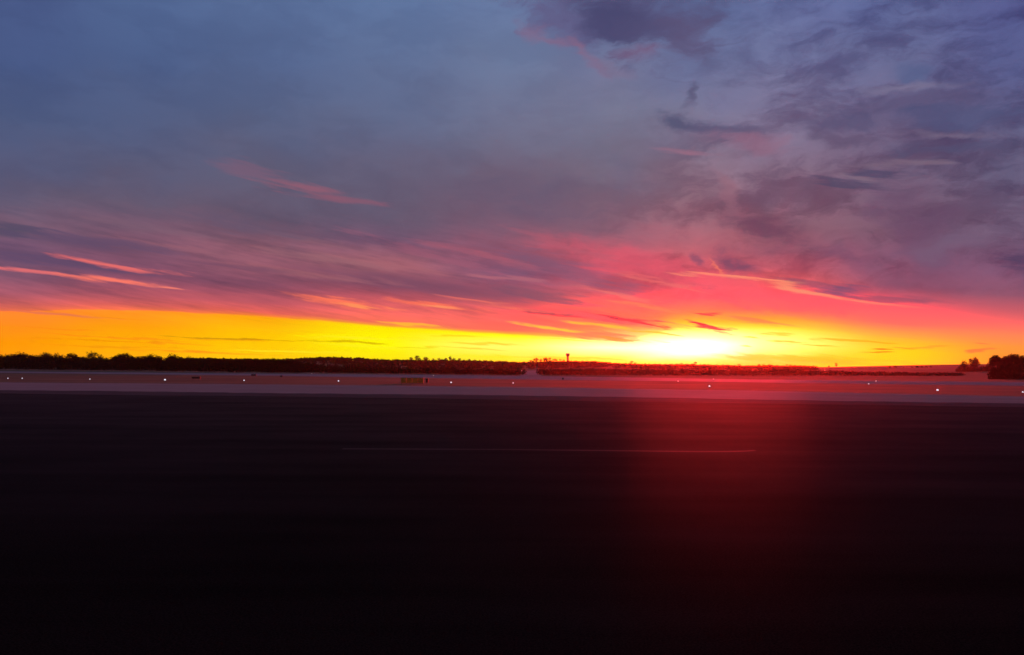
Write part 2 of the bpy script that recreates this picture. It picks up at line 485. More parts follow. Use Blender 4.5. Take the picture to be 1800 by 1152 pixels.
# red added round the sun to light the runway, brighter than the picture shows
gr = w.m('ADD', w.m('POWER', w.m('DIVIDE', w.m('ABSOLUTE', w.m('SUBTRACT', AZ, SUN_AZ)), 6.5), 2.0),
         w.m('POWER', w.m('DIVIDE', w.m('ABSOLUTE', w.m('SUBTRACT', EL, SUN_EL)), 1.45), 2.0))
glow = w.mix(1.0, glow, w.mix(w.m('POWER', 2.718, w.m('MULTIPLY', gr, -1.0)), (0, 0, 0, 1), (320.0, 0.0, 0.0, 1)), 'ADD')


def cloud_shape(cx, cy, a, b, ang):
    dx, dy = a * math.cos(R(ang)), a * math.sin(R(ang))
    p1, p2 = azel(cx - dx, cy - dy), azel(cx + dx, cy + dy)
    ca, ce = azel(cx, cy)
    ha = math.hypot(p2[0] - p1[0], p2[1] - p1[1]) / 2
    return ca, ce, ha, ha * b / a, math.atan2(p2[1] - p1[1], p2[0] - p1[0])


SHARED = [('az', 'Float', AZ), ('el', 'Float', EL), ('v', 'Float', V), ('p_wisp', 'Vector', P_wisp), ('p_puff', 'Vector', P_puff),
          ('f_wisp', 'Float', F_wisp), ('f_puff', 'Float', F_puff), ('back_f', 'Float', back_f), ('back', 'Color', back), ('zen_f', 'Float', zen_f),
          ('nk_f', 'Float', nk_f), ('nk', 'Color', nk), ('lo_f', 'Float', lo_f), ('tint', 'Color', tint.outputs[0]), ('hi_f', 'Float', hi_f),
          ('tint2', 'Color', tint2.outputs[0]), ('glow', 'Color', glow)]
MAIN = w


def sky_patch(a0, a1, e0, e1):
    """the sky between two azimuths and two elevations, as a group; only what can reach it is computed"""
    ng = bpy.data.node_groups.new("sky_patch", 'ShaderNodeTree')
    for nm, ty, _s in SHARED:
        ng.interface.new_socket(nm, in_out='INPUT', socket_type='NodeSocket' + ty)
    ng.interface.new_socket('shader', in_out='OUTPUT', socket_type='NodeSocketShader')
    w = G(ng)
    gi = w.n('NodeGroupInput').outputs
    AZ, V, P_wisp, P_puff, F_wisp, F_puff = gi['az'], gi['v'], gi['p_wisp'], gi['p_puff'], gi['f_wisp'], gi['f_puff']
    lo = max([i for i, k in enumerate(keys) if KAZ[k] <= a0] or [0])
    hi = min([i for i, k in enumerate(keys) if KAZ[k] >= a1] or [len(keys) - 1])
    sky = None
    for i in range(lo, hi + 1):
        cx = keys[i]
        stops = sorted([(vpos(cx, y), clear(cx, y, c)) for y, c in COLUMNS[cx]], key=lambda s: s[0])
        if sky is None:
            sky = w.ramp(V, stops)
        else:
            rc = w.ramp(w.m('MULTIPLY_ADD', sky, 1e-8, V), stops)
            sky = w.mix(w.ss(w.m('MULTIPLY_ADD', sky, 1e-8, AZ), KAZ[keys[i - 1]], KAZ[cx]), sky, rc)
    if a0 < -44 or a1 > 44:
        sky = w.mix(gi['back_f'], sky, gi['back'])
    if e1 > 26:
        sky = w.mix(gi['zen_f'], sky, tuple(lin((70, 78, 118))) + (1,))
    if e1 > 3.0:
        sky = w.mix(gi['nk_f'], sky, gi['nk'])
    if e1 > 2.2 and e0 < 11.5 and a0 < 14:
        sky = w.mix(gi['lo_f'], sky, gi['tint'], 'MULTIPLY')
    if e1 > 3.6:
        sky = w.mix(gi['hi_f'], sky, gi['tint2'], 'MULTIPLY')
    if e0 < 9:
        sky = w.mix(1.0, sky, gi['glow'], 'ADD')
    for (cx, cy, a, b, ang, colr, op, soft, kind) in CLOUDS:
        ca, ce, ha, hb, rot = cloud_shape(cx, cy, a, b, ang)
        k = 1.9 if kind == 'w' else 2.0
        ra = k * math.hypot(ha * math.cos(rot), hb * math.sin(rot)) + (1.6 if kind == 'w' else 1.5)
        re = k * math.hypot(ha * math.sin(rot), hb * math.cos(rot)) + (0.2 if kind == 'w' else 0.9)
        if ca + ra < a0 or ca - ra > a1 or ce + re < e0 or ce - re > e1:
            continue
        loc = w.mapping(w.after(sky, P_wisp if kind == 'w' else P_puff), loc=(ca, ce, 0), rot=(0, 0, rot), sc=(ha, hb, 1), kind='TEXTURE')
        ln = w.m('MULTIPLY_ADD', F_wisp if kind == 'w' else F_puff, -2.4 if kind == 'w' else -2.6, w.m('ADD', w.vm('LENGTH', loc), 1.2 if kind == 'w' else 1.3))
        sky = w.mix(w.ss(ln, 1.3, 1.3 - soft * (1.1 if kind == 'w' else 1.35), 0.0, op), sky, (*clear(cx, cy, colr), 1.0))
    bg = w.n('ShaderNodeBackground')
    w.put(bg.inputs[0], sky)
    go = w.n('NodeGroupOutput')
    ng.links.new(bg.outputs[0], go.inputs[0])
    nd = MAIN.n('ShaderNodeGroup', node_tree=ng)
    for nm, ty, s_ in SHARED:
        if ng_uses(ng, nm):
            MAIN.put(nd.inputs[nm], s_)
    return nd.outputs[0]


def ng_uses(ng, nm):
    return any(l.from_node.bl_idname == 'NodeGroupInput' and l.from_socket.name == nm for l in ng.links)


def choose(val, limit, lower, upper):
    nd = w.n('ShaderNodeMixShader')
    w.put(nd.inputs[0], w.m('GREATER_THAN', val, limit))
    NT.links.new(lower, nd.inputs[1])
    NT.links.new(upper, nd.inputs[2])
    return nd.outputs[0]


def split(cells, val, limits, make):
    """binary choice between neighbouring patches"""
    if not limits:
        return make(cells)
    m_ = len(limits) // 2
    return choose(val, limits[m_],
                  split((cells[0], limits[m_]), val, limits[:m_], make),
                  split((limits[m_], cells[1]), val, limits[m_ + 1:], make))


A_CUT = [azel(x, 500)[0] for x in (210, 430, 640, 840, 1010, 1150, 1270, 1400, 1540, 1680)]
E_CUT = [3.0, 5.6, 10.5]
upper_sky = split((-180.0, 180.0), AZ, A_CUT, lambda ca: split((-0.6, 90.0), EL, E_CUT, lambda ce: sky_patch(*ca, *ce)))
low = w.n('ShaderNodeBackground')
low.inputs[0].default_value = (0.01, 0.006, 0.008, 1)
wo = w.n('ShaderNodeOutputWorld')
NT.links.new(choose(EL, -0.6, low.outputs[0], upper_sky), wo.inputs[0])
world.cycles.sampling_method = 'MANUAL'
world.cycles.sample_map_resolution = 512
scene.cycles.use_adaptive_sampling = False
scene.cycles.use_denoising = True
scene.cycles.max_bounces = 2
scene.cycles.diffuse_bounces = 1
scene.cycles.glossy_bounces = 1
scene.cycles.volume_bounces = 0

# ------------------------------------------------------------------ helpers
def tag(o, label=None, cat=None, group=None, kind=None):
    if label:
        o["label"] = label
    if cat:
        o["category"] = cat
    if group:
        o["group"] = group
    if kind:
        o["kind"] = kind
    return o


class MB:
    """collects vertices and faces for one mesh"""
    def __init__(self):
        self.v, self.f = [], []

    def quad(self, a, b, c, d):
        n = len(self.v)
        self.v += [tuple(a), tuple(b), tuple(c), tuple(d)]
        self.f.append((n, n + 1, n + 2, n + 3))

    def tri(self, a, b, c):
        n = len(self.v)
        self.v += [tuple(a), tuple(b), tuple(c)]
        self.f.append((n, n + 1, n + 2))

    def box(self, cx, cy, cz, sx, sy, sz):
        n = len(self.v)
        for dz in (-.5, .5):
            for dx, dy in ((-.5, -.5), (.5, -.5), (.5, .5), (-.5, .5)):
                self.v.append((cx + dx * sx, cy + dy * sy, cz + dz * sz))
        for q in ((0, 3, 2, 1), (4, 5, 6, 7), (0, 1, 5, 4), (1, 2, 6, 5), (2, 3, 7, 6), (3, 0, 4, 7)):
            self.f.append(tuple(n + i for i in q))

    def lathe(self, prof, seg=16, cx=0.0, cy=0.0):
        n = len(self.v)
        for r, z in prof:
            for i in range(seg):
                a = 2 * math.pi * i / seg
                self.v.append((cx + r * math.cos(a), cy + r * math.sin(a), z))
        for k in range(len(prof) - 1):
            for i in range(seg):
                j = (i + 1) % seg
                self.f.append((n + k * seg + i, n + k * seg + j, n + (k + 1) * seg + j, n + (k + 1) * seg + i))
        self.f.append(tuple(n + i for i in reversed(range(seg))))
        self.f.append(tuple(n + (len(prof) - 1) * seg + i for i in range(seg)))

    def tube(self, p, q, r0, r1, seg=5):
        p, q = Vector(p), Vector(q)
        d = (q - p).normalized()
        u = d.orthogonal().normalized()
        v = d.cross(u)
        n = len(self.v)
        for c, r in ((p, r0), (q, r1)):
            for i in range(seg):
                a = 2 * math.pi * i / seg
                self.v.append(tuple(c + u * (r * math.cos(a)) + v * (r * math.sin(a))))
        for i in range(seg):
            j = (i + 1) % seg
            self.f.append((n + i, n + j, n + seg + j, n + seg + i))

    def mesh(self, name, mat):
        me = bpy.data.meshes.new(name)
        me.from_pydata(self.v, [], self.f)
        me.materials.append(mat)
        me.update()
        return me

    def build(self, name, mat, parent=None, smooth=False):
        me = self.mesh(name, mat)
        if smooth:
            me.polygons.foreach_set("use_smooth", [True] * len(me.polygons))
        o = bpy.data.objects.new(name, me)
        COL.objects.link(o)
        o.parent = parent
        return o


def empty(name, loc, rz=0.0, sc=(1, 1, 1)):
    o = bpy.data.objects.new(name, None)
    o.empty_display_size = 0.5
    o.location = loc
    o.rotation_euler = (0, 0, rz)
    o.scale = sc
    COL.objects.link(o)
    return o


def material(name, color, rough=0.8, spec=0.3, build=None):
    m = bpy.data.materials.new(name)
    m.use_nodes = True
    nt = m.node_tree
    bs = nt.nodes.get("Principled BSDF")
    bs.inputs['Base Color'].default_value = (*color, 1)
    bs.inputs['Roughness'].default_value = rough
    bs.inputs['Specular IOR Level'].default_value = spec
    if build:
        build(G(nt), bs)
    return m


def speckle(c0, c1, scale, stretch=(1, 1, 1), detail=5.0, bump=0.0, bscale=None, rough=None, rotz=0.0):
    """base colour wandering between two tones in world space, with optional relief and gloss variation"""
    def f(g, bs):
        geo = g.n('ShaderNodeNewGeometry')
        p = g.mapping(geo.outputs['Position'], rot=(0, 0, rotz), sc=stretch)
        nz = g.noise(p, scale, detail, 0.6)
        g.put(bs.inputs['Base Color'], g.mix(g.ss(nz, 0.3, 0.7), (*c0, 1), (*c1, 1)))
        if rough:
            g.put(bs.inputs['Roughness'], g.ss(g.noise(p, scale * 0.37, 4.0), 0.3, 0.7, *rough))
        if bump:
            b = g.n('ShaderNodeBump')
            b.inputs['Strength'].default_value = bump
            b.inputs['Distance'].default_value = 0.02
            g.put(b.inputs['Height'], g.noise(geo.outputs['Position'], bscale or scale * 6, 3.0))
            g.nt.links.new(b.outputs[0], bs.inputs['Normal'])
    return f


RUN_ROT = R(14)       # the runway runs a little away from the picture plane
M = {}


def paving(name, c0, c1, gloss, rough, scale=.3, rot=RUN_ROT):
    """rough stone that scatters, with a small polished share that catches the low light"""
    m = bpy.data.materials.new(name)
    m.use_nodes = True
    m.node_tree.nodes.clear()
    g = G(m.node_tree)
    pos = g.n('ShaderNodeNewGeometry').outputs['Position']
    p = g.mapping(pos, rot=(0, 0, rot), sc=(.12, 1, 1))
    nz = g.noise(p, scale, 6.0, .6)
    fine = g.noise(pos, 28.0, 3.0, .7)
    patch = g.noise(pos, .11, 3.0, .5)
    t = g.m('ADD', g.m('MULTIPLY', nz, .22), g.m('ADD', g.m('MULTIPLY', fine, .6), g.m('MULTIPLY', patch, .18)))
    df = g.n('ShaderNodeBsdfDiffuse')
    g.put(df.inputs['Color'], g.mix(g.ss(t, .35, .65), (*c0, 1), (*c1, 1)))
    two = g.n('ShaderNodeMixShader')
    two.inputs[0].default_value = .5
    for i, r0 in ((1, rough * .8), (2, rough * 1.25)):
        gs = g.n('ShaderNodeBsdfGlossy')
        gs.inputs['Color'].default_value = (.95, .95, .95, 1)
        g.put(gs.inputs['Roughness'], g.ss(nz, .3, .7, r0 - .01, r0 + .01))
        m.node_tree.links.new(gs.outputs[0], two.inputs[i])
    fr = g.n('ShaderNodeFresnel')
    fr.inputs['IOR'].default_value = 1.33
    mx = g.n('ShaderNodeMixShader')
    g.put(mx.inputs[0], g.m('MULTIPLY', g.m('POWER', fr.outputs[0], 2.3), g.ss(t, .34, .66, gloss * .6, gloss * 1.4)))
    m.node_tree.links.new(df.outputs[0], mx.inputs[1])
    m.node_tree.links.new(two.outputs[0], mx.inputs[2])
    o = g.n('ShaderNodeOutputMaterial')
    m.node_tree.links.new(mx.outputs[0], o.inputs[0])
    return m


M['asphalt'] = paving('dark_asphalt', (.003, .003, .003), (.027, .021, .018), .062, .48)
M['concrete'] = paving('pale_concrete', (.27, .215, .18), (.38, .30, .25), .10, .52)
M['shoulder'] = paving('dusty_asphalt', (.05, .038, .036), (.09, .07, .062), .07, .5)
M['taxi'] = paving('worn_concrete', (.24, .21, .205), (.34, .30, .29), .09, .45, .15, R(20))
M['grass'] = material('dry_short_grass', (.1, .09, .05), .9, .1, speckle((.08, .088, .042), (.17, .165, .085), .06, (.5, 1, 1), 7, .6, 3))
M['paint'] = paving('worn_paint', (.01, .01, .01), (.10, .08, .07), .13, .45, 1.2)
M['bark'] = material('grey_brown_bark', (.06, .045, .035), .95, 0.0, speckle((.04, .03, .025), (.09, .07, .055), 1.2))
M['leaf'] = material('autumn_foliage', (.05, .05, .025), .95, 0.0, speckle((.010, .009, .005), (.026, .021, .010), .25))
M['scrub'] = material('brown_scrub', (.05, .04, .025), .95, 0.0, speckle((.008, .007, .005), (.02, .015, .009), .12))
M['straw'] = material('pale_straw', (.4, .34, .26), .8, .2, speckle((.25, .2, .15), (.5, .44, .36), .5))
M['tower'] = material('weathered_concrete', (.3, .28, .26), .8, .3, speckle((.22, .2, .19), (.36, .34, .32), .4))
M['metal'] = material('dark_painted_metal', (.05, .05, .055), .5, .5, speckle((.035, .035, .04), (.07, .07, .075), 3))
M['yellow'] = material('faded_yellow_panel', (.5, .3, .03), .6, .4, speckle((.34, .19, .015), (.5, .3, .03), 1.2))
M['black'] = material('black_panel', (.02, .02, .02), .6, .4, speckle((.012, .012, .012), (.03, .03, .03), 2))


def lamp_material(name, col, strength):
    def f(g, bs):
        bs.inputs['Emission Color'].default_value = (*col, 1)
        geo = g.n('ShaderNodeNewGeometry')
        g.put(bs.inputs['Emission Strength'], g.ss(g.noise(geo.outputs['Position'], 4.0), 0.2, 0.8, strength * .9, strength * 1.1))
    m = material(name, (.8, .8, .8), .3, .5, f)
    m.cycles.emission_sampling = 'NONE'
    return m


M['lens'] = lamp_material('lit_white_lens', (.82, .86, 1.0), 1.05)
M['lens_dim'] = lamp_material('lit_warm_lens', (1.0, .78, .74), .8)


def interp(tab, x):
    if x <= tab[0][0]:
        return tab[0][1]
    for (x0, y0), (x1, y1) in zip(tab, tab[1:]):
        if x <= x1:
            return y0 + (y1 - y0) * (x - x0) / (x1 - x0)
    return tab[-1][1]


def sstep(a, b, x):
    t = min(1.0, max(0.0, (x - a) / (b - a)))
    return t * t * (3 - 2 * t)


# ------------------------------------------------------------------ terrain
CREST_Y = 1000.0
SKYLINE = [(-1200, 622), (-400, 618), (0, 624), (200, 627), (400, 630), (500, 632), (540, 629.5), (565, 628), (600, 627.5), (640, 629),
           (665, 631.5), (700, 632.5), (760, 632.5), (840, 633.5), (870, 634.5), (920, 636.5), (960, 635.5), (1000, 634.5), (1045, 635.5),
           (1062, 637.8), (1085, 639.2), (1130, 640.2), (1180, 640), (1240, 642.2), (1260, 643), (1300, 643.2), (1340, 642.5), (1400, 643.5),
           (1430, 645.6), (1500, 645.6), (1560, 646.6), (1650, 646), (1690, 643), (1750, 640), (1800, 640), (2300, 638), (3200, 636)]


def canopy(px):
    return 5.0 * sstep(1440, 1400, px) if px < 1440 else 0.0


CREST = []
for px in range(-1200, 3201, 20):
    p = at_depth(px, interp(SKYLINE, px), CREST_Y)
    CREST.append((p.x, max(0.6, p.z - (4.0 if px < 1425 else 0.0))))


def terrain(x, y):
    c = interp(CREST, x)
    start = 430.0 + 270.0 * sstep(330.0, -100.0, x)
    up = sstep(start, CREST_Y, y)
    if x > 250:                                    # a low swell on the right
        up = max(up, 0.30 * sstep(420, 660, y) * sstep(250, 330, x))
    down = 1.0 - 0.6 * sstep(CREST_Y, 1900, y)
    n = mnoise.noise(Vector((x * .012, y * .012, 3.1))) * 0.5 * sstep(480, 700, y) * sstep(990, 800, y)
    return c * up * down + n


gx = [-2650, -2300, -2000] + list(range(-1800, 1801, 20)) + [2000, 2300, 2650]
gy = [-400, -200, -50, 0, 50, 100, 200, 300, 400, 430] + list(range(460, 960, 30)) + [970, 985, 1000, 1010, 1030, 1060, 1100, 1200, 1400, 1700, 2000, 2300, 2650]
g = MB()
for y in gy:
    for x in gx:
        g.v.append((x, y, terrain(x, y) if y > 420 else 0.0))
W = len(gx)
for j in range(len(gy) - 1):
    for i in range(W - 1):
        k = j * W + i
        g.f.append((k, k + 1, k + W + 1, k + W))
tag(g.build('grass_field', M['grass'], smooth=True), kind='structure')


def edge_line(pts, worn, seed):
    """a line of photo points on the ground, carried on straight beyond the frame, its edge worn in and out"""
    q = [ground(*p) for p in pts]
    q = [q[0] + (q[0] - q[1]).normalized() * 300] + q + [q[-1] + (q[-1] - q[-2]).normalized() * 300]
    out = []
    n = 60
    for i in range(len(q) - 1):
        for k in range(n + (i == len(q) - 2)):
            p = q[i].lerp(q[i + 1], k / n)
            j = mnoise.noise(Vector((p.x * .05, seed, 0))) + .6 * mnoise.noise(Vector((p.x * .17, seed, 5))) + .4 * mnoise.noise(Vector((p.x * .5, seed, 9)))
            out.append(Vector((p.x, p.y + worn * j, 0)))
    return out


def strip(name, near, far, z, mat, worn=(2.0, 2.0), seeds=(1.3, 2.7)):
    """a paved strip between two ground lines"""
    a, b = edge_line(near, worn[0], seeds[0]), edge_line(far, worn[1], seeds[1])
    m_ = MB()
    for i in range(len(a) - 1):
        m_.quad((a[i].x, a[i].y, z), (a[i + 1].x, a[i + 1].y, z), (b[i + 1].x, b[i + 1].y, z), (b[i].x, b[i].y, z))
    return tag(m_.build(name, mat), kind='structure')


E1 = [(0, 687), (450, 691.5), (900, 697), (1350, 704), (1800, 711)]
E2 = [(0, 672.5), (450, 675.5), (900, 680.5), (1350, 687.5), (1800, 697)]
E3 = [(0, 655.5), (450, 660.5), (900, 667), (1350, 672.8), (1800, 678.5)]
E4 = [(0, 653), (450, 656.8), (900, 660.6), (1350, 667.5), (1800, 672)]
m_ = MB()
q = [ground(*p) for p in E1]
q = [q[0] + (q[0] - q[1]).normalized() * 300] + q + [q[-1] + (q[-1] - q[-2]).normalized() * 300]
for i in range(len(q) - 1):
    m_.quad((q[i].x, -300, .004), (q[i + 1].x, -300, .004), (q[i + 1].x, q[i + 1].y, .004), (q[i].x, q[i].y, .004))
tag(m_.build('runway', M['asphalt']), kind='structure')
strip('taxiway', E1, E2, .008, M['concrete'], (1.0, 2.6), (4.1, 5.2))
strip('shoulder', [(x, y + 5.5) for x, y in E1], [(x, y - 1) for x, y in E1], .012, M['shoulder'], (1.6, 2.4), (6.3, 7.4))
strip('taxiway', E3, E4, .004, M['taxi'], (4.0, 5.0), (8.5, 9.6))
# access road through the gap in the scrub
m_ = MB()
a = [ground(915, 661), ground(952, 661)]
b = [Vector((p.x * 2.0, p.y * 2.0, 0)) for p in a]
N = 24
for i in range(N):
    t0, t1 = i / N, (i + 1) / N
    c = []
    for t_ in (t0, t1):
        for s_ in (0, 1):
            p = a[s_].lerp(b[s_], t_)
            if t_ > 0:
                p.x = a[s_].x + (p.x - a[s_].x) * 1.0
            c.append((p.x, p.y, (terrain(p.x, p.y) if p.y > 420 else 0) + .05 + .008))
    m_.quad(c[0], c[1], c[3], c[2])
tag(m_.build('access_road', M['taxi']), kind='structure')

# painted line on the runway, worn through in places, curving off at its right end
m_ = MB()
pl = [(600, 790.2), (700, 790.6), (900, 791.6), (1050, 793.2), (1150, 794.4), (1230, 795.2), (1280, 795.2), (1310, 794.4), (1330, 793.0)]
pp = [ground(*p) for p in pl]
for i in range(len(pp) - 1):
    m_.quad((pp[i].x, pp[i].y, .008), (pp[i + 1].x, pp[i + 1].y, .008), (pp[i + 1].x, pp[i + 1].y + .45, .008), (pp[i].x, pp[i].y + .45, .008))
tag(m_.build('painted_line', M['paint']), kind='structure')


# ------------------------------------------------------------------ trees
def branch(mb, p, d, L, r, depth, tips, spread=0.55, rng=random, low=.6):
    q = p + d * L
    mb.tube(p, q, r, r * 0.68, 5 if r > .08 else 3)
    if depth == 0:
        tips.append((q, d))
        return
    for i in range(3 if depth > 1 else 4):
        n = Vector((rng.uniform(-1, 1), rng.uniform(-1, 1), rng.uniform(-.35, .7))).normalized()
        nd = (d * (1 - spread) + n * spread + Vector((0, 0, .12))).normalized()
        branch(mb, p.lerp(q, rng.uniform(low, 1.0)), nd, L * rng.uniform(.6, .82), r * .55, depth - 1, tips, spread, rng, low)


def norm_height(mbs):
    top = max(v[2] for m in mbs for v in m.v)
    for m in mbs:
        m.v = [(x / top, y / top, z / top) for x, y, z in m.v]


def leafy(seed, width=.42, lift=.18, n=1500):
    """unit-high tree in leaf: (trunk mesh, crown mesh)"""
    rng = random.Random(seed)
    tr, cr = MB(), MB()
    tips = []
    branch(tr, Vector((0, 0, 0)), Vector((rng.uniform(-.06, .06), 0, 1)).normalized(), .3, .028, 3, tips, .6, rng)
    lobes = []
    for i in range(13):
        a = rng.uniform(0, 2 * math.pi)
        rr = width * math.sqrt(rng.random()) * .72
        zz = rng.uniform(lift + .1, .84)
        rr *= 1.0 - .55 * max(0, (zz - .55) / .45)
        lobes.append((Vector((rr * math.cos(a), rr * math.sin(a), zz)), rng.uniform(.11, .2)))
    lobes.append((Vector((0, 0, .8)), .18))
    for i in range(n):
        c, r = rng.choice(lobes)
        d = Vector((rng.gauss(0, 1), rng.gauss(0, 1), rng.gauss(0, 1))).normalized()
        p = c + d * (r * rng.random() ** .4)
        if p.z > 1.0 or p.z < .03:
            continue
        u = Vector((rng.gauss(0, 1), rng.gauss(0, 1), rng.gauss(0, 1))).normalized()
        v = u.orthogonal().normalized()
        s = rng.uniform(.018, .036)
        cr.quad(p - u * s, p - v * s * .7, p + u * s, p + v * s * .7)
    norm_height([cr])
    for m in (tr,):
        m.v = [(x, y, min(z, .92)) for x, y, z in m.v]
    return tr.mesh('trunk', M['bark']), cr.mesh('crown', M['leaf'])


def bare(seed, spread=.5, n=7):
    """unit-high tree without leaves: limbs and a crown of fine twigs"""
    rng = random.Random(seed)
    tr, cr = MB(), MB()
    tips = []
    branch(tr, Vector((0, 0, 0)), Vector((rng.uniform(-.05, .05), 0, 1)).normalized(), .3, .035, 4, tips, spread, rng, .25)
    for p, d in tips:
        for i in range(n):
            e = (d + Vector((rng.gauss(0, .6), rng.gauss(0, .6), rng.gauss(.15, .5)))).normalized()
            L = rng.uniform(.06, .14)
            s = e.orthogonal().normalized() * .0065
            cr.tri(p - s, p + s, p + e * L)
    norm_height([tr, cr])
    return tr.mesh('trunk', M['bark']), cr.mesh('crown', M['bark'])


def shrub(seed):
    rng = random.Random(seed)
    tr, cr = MB(), MB()
    for i in range(5):
        a = rng.uniform(0, 6.28)
        tr.tube((0, 0, 0), (.25 * math.cos(a), .25 * math.sin(a), .6), .03, .01, 4)
    for i in range(900):
        d = Vector((rng.gauss(0, 1), rng.gauss(0, 1), abs(rng.gauss(0, 1)))).normalized()
        b = 1 + .25 * mnoise.noise(d * 2.2 + Vector((seed, 0, 0)))
        p = Vector((d.x * .6, d.y * .6, d.z * .92)) * (b * rng.random() ** .35)
        u = Vector((rng.gauss(0, 1), rng.gauss(0, 1), rng.gauss(0, 1))).normalized()
        v = u.orthogonal().normalized()
        s = rng.uniform(.04, .075)
        if p.z < .02:
            continue
        cr.quad(p - u * s, p - v * s * .7, p + u * s, p + v * s * .7)
    norm_height([cr])
    return tr.mesh('stems', M['bark']), cr.mesh('crown', M['leaf'])


LEAFY = [leafy(11), leafy(12, .5, .1), leafy(13, .38, .15), leafy(14, .46, .05)]
DENSE = [leafy(21, .5, -.08, 5200), leafy(22, .45, -.08, 5200)]
BARE = [bare(31), bare(32, .56), bare(33, .44)]
SHRUB = [shrub(41), shrub(42)]


def plant(kind, name, px, dist, top_y, label, cat='tree', group=None, wide=1.0, base=None):
    """a tree standing at a distance along a photo column, as tall as its top in the photo"""
    p = at_depth(px, 640, dist)
    z = terrain(p.x, p.y) if p.y > 420 else 0.0
    if base is not None:
        z = base
    h = at_depth(px, top_y, dist).z - z
    var = random.choice(kind)
    o = empty(name, (p.x, p.y, z - .05), random.uniform(0, 6.28), (h * wide, h * wide, h + .05))
    for me, nm in zip(var, ('trunk', 'crown') if kind is not SHRUB else ('stems', 'crown')):
        c = bpy.data.objects.new(nm, me)
        COL.objects.link(c)
        c.parent = o
    return tag(o, label, cat, group)


FRONT = [(-600, 640), (0, 600), (200, 540), (450, 450), (900, 386), (1300, 415), (1500, 448), (1700, 470)]

ORD = ['leftmost', 'second', 'third', 'fourth', 'fifth', 'sixth', 'seventh', 'eighth', 'ninth', 'tenth', 'eleventh', 'twelfth', 'thirteenth']


def nth(i, n, what):
    if i == 0:
        return 'leftmost ' + what
    if i == n - 1:
        return 'rightmost ' + what
    return ORD[i] + ' from the left, ' + what


# left treeline: the crowns that stand out first
big = [(-14, 616.2, 1.15, 'tall round-crowned tree cut by the left edge of the photo'),
       (34, 617.7, 1.5, 'broad flat-topped tree in the left treeline nearest the photo edge'),
       (128, 620.2, 1.2, 'dark domed tree standing out alone in the left treeline'),
       (208, 621.7, 1.2, 'round tree left of the pair of domed crowns in the left treeline'),
       (224, 620.2, 1.0, 'pointed tallest crown of the pair in the middle of the left treeline'),
       (266, 621.7, 1.7, 'wide low-domed tree right of the pointed crown in the left treeline'),
       (302, 621.2, 1.35, 'broad domed tree beside the notch in the left treeline'),
       (331, 625.2, 0.9, 'small slanted tree closing the row of domed crowns on the left')]
for px, ty, wd, lab in big:
    plant(LEAFY, 'treeline_tree', px, interp(FRONT, px) + 25, ty, lab, group='domed trees of the left treeline', wide=wd)
rng = random.Random(5)
px = -60.0
TOPS = [(-60, 620), (0, 622), (60, 622), (100, 623.5), (140, 626), (180, 627), (240, 625), (290, 627), (345, 629), (400, 629), (480, 630), (530, 634), (560, 640)]
wood = MB()
while px < 545:
    d_ = interp(FRONT, px) + rng.uniform(5, 40)
    p = at_depth(px, 640, d_)
    z = terrain(p.x, p.y) if p.y > 420 else 0.0
    h = at_depth(px, interp(TOPS, px) + rng.uniform(-.5, 1.2), d_).z - z
    wd, an = rng.uniform(1.3, 1.8), rng.uniform(0, 6.28)
    ca_, sa_ = math.cos(an) * h * wd, math.sin(an) * h * wd
    for me in rng.choice(LEAFY):
        n0 = len(wood.v)
        wood.v += [(p.x + v.co.x * ca_ - v.co.y * sa_, p.y + v.co.x * sa_ + v.co.y * ca_, z + v.co.z * h) for v in me.vertices]
        wood.f += [tuple(n0 + i for i in f.vertices) for f in me.polygons]
    px += rng.uniform(9, 14)
tag(wood.build('treeline_wood', M['leaf']), 'long dark wood along the left side below the orange sky', 'wood', kind='stuff')
for px, ty, lab in [(88, 616.5, 'thin bare tree rising behind the left treeline, left of the domed one'),
                    (97, 617, 'slim bare tree behind the left treeline, close beside the thin one'),
                    (154, 614.5, 'leafless rounded tree showing through above the left treeline'),
                    (170, 621, 'low bare tree right of the leafless rounded one on the left'),
                    (482, 627, 'bare tree at the right end of the left treeline')]:
    plant(BARE, 'bare_tree', px, interp(FRONT, px) + 60, ty, lab, group='bare trees behind the left treeline')

# bare trees along the wooded ridge
ridge = [(724, 627), (730, 623.5), (737, 628), (745, 626.5), (752, 627), (762, 629), (772, 628), (783, 628.5), (790, 625), (797, 628), (806, 629), (826, 630)]
for i, (px, ty) in enumerate(ridge):
    plant(BARE, 'ridge_tree', px, CREST_Y - 30, ty, nth(i, len(ridge), 'small bare tree in the row well left of the water tower'), group='twiggy trees on the ridge left of the tower')
copse = [(931, 632), (937, 629.5), (943, 628), (949, 629.5), (955, 627.5), (961, 627), (967, 627.5), (973, 629), (979, 630), (985, 630.5), (991, 631)]
for i, (px, ty) in enumerate(copse):
    plant(BARE, 'copse_tree', px, CREST_Y - 40, ty, nth(i, len(copse), 'bare tree in the see-through copse beside the water tower'), group='bare trees of the copse beside the tower')
for px, ty, lab in [(1108, 634, 'small bare tree right of the water tower where the ridge steps down'),
                    (1116, 636, 'lower bare tree at the right of that small pair past the tower'),
                    (1198, 636.5, 'low wide shrubby tree just left of the brightest sky'),
                    (1220, 635, 'little bare tree under the brightest part of the sky'),
                    (1298, 638.5, 'small upright bare tree right of the sun glow')]:
    plant(BARE, 'ridge_tree', px, CREST_Y - 30, ty, lab, wide=1.2)
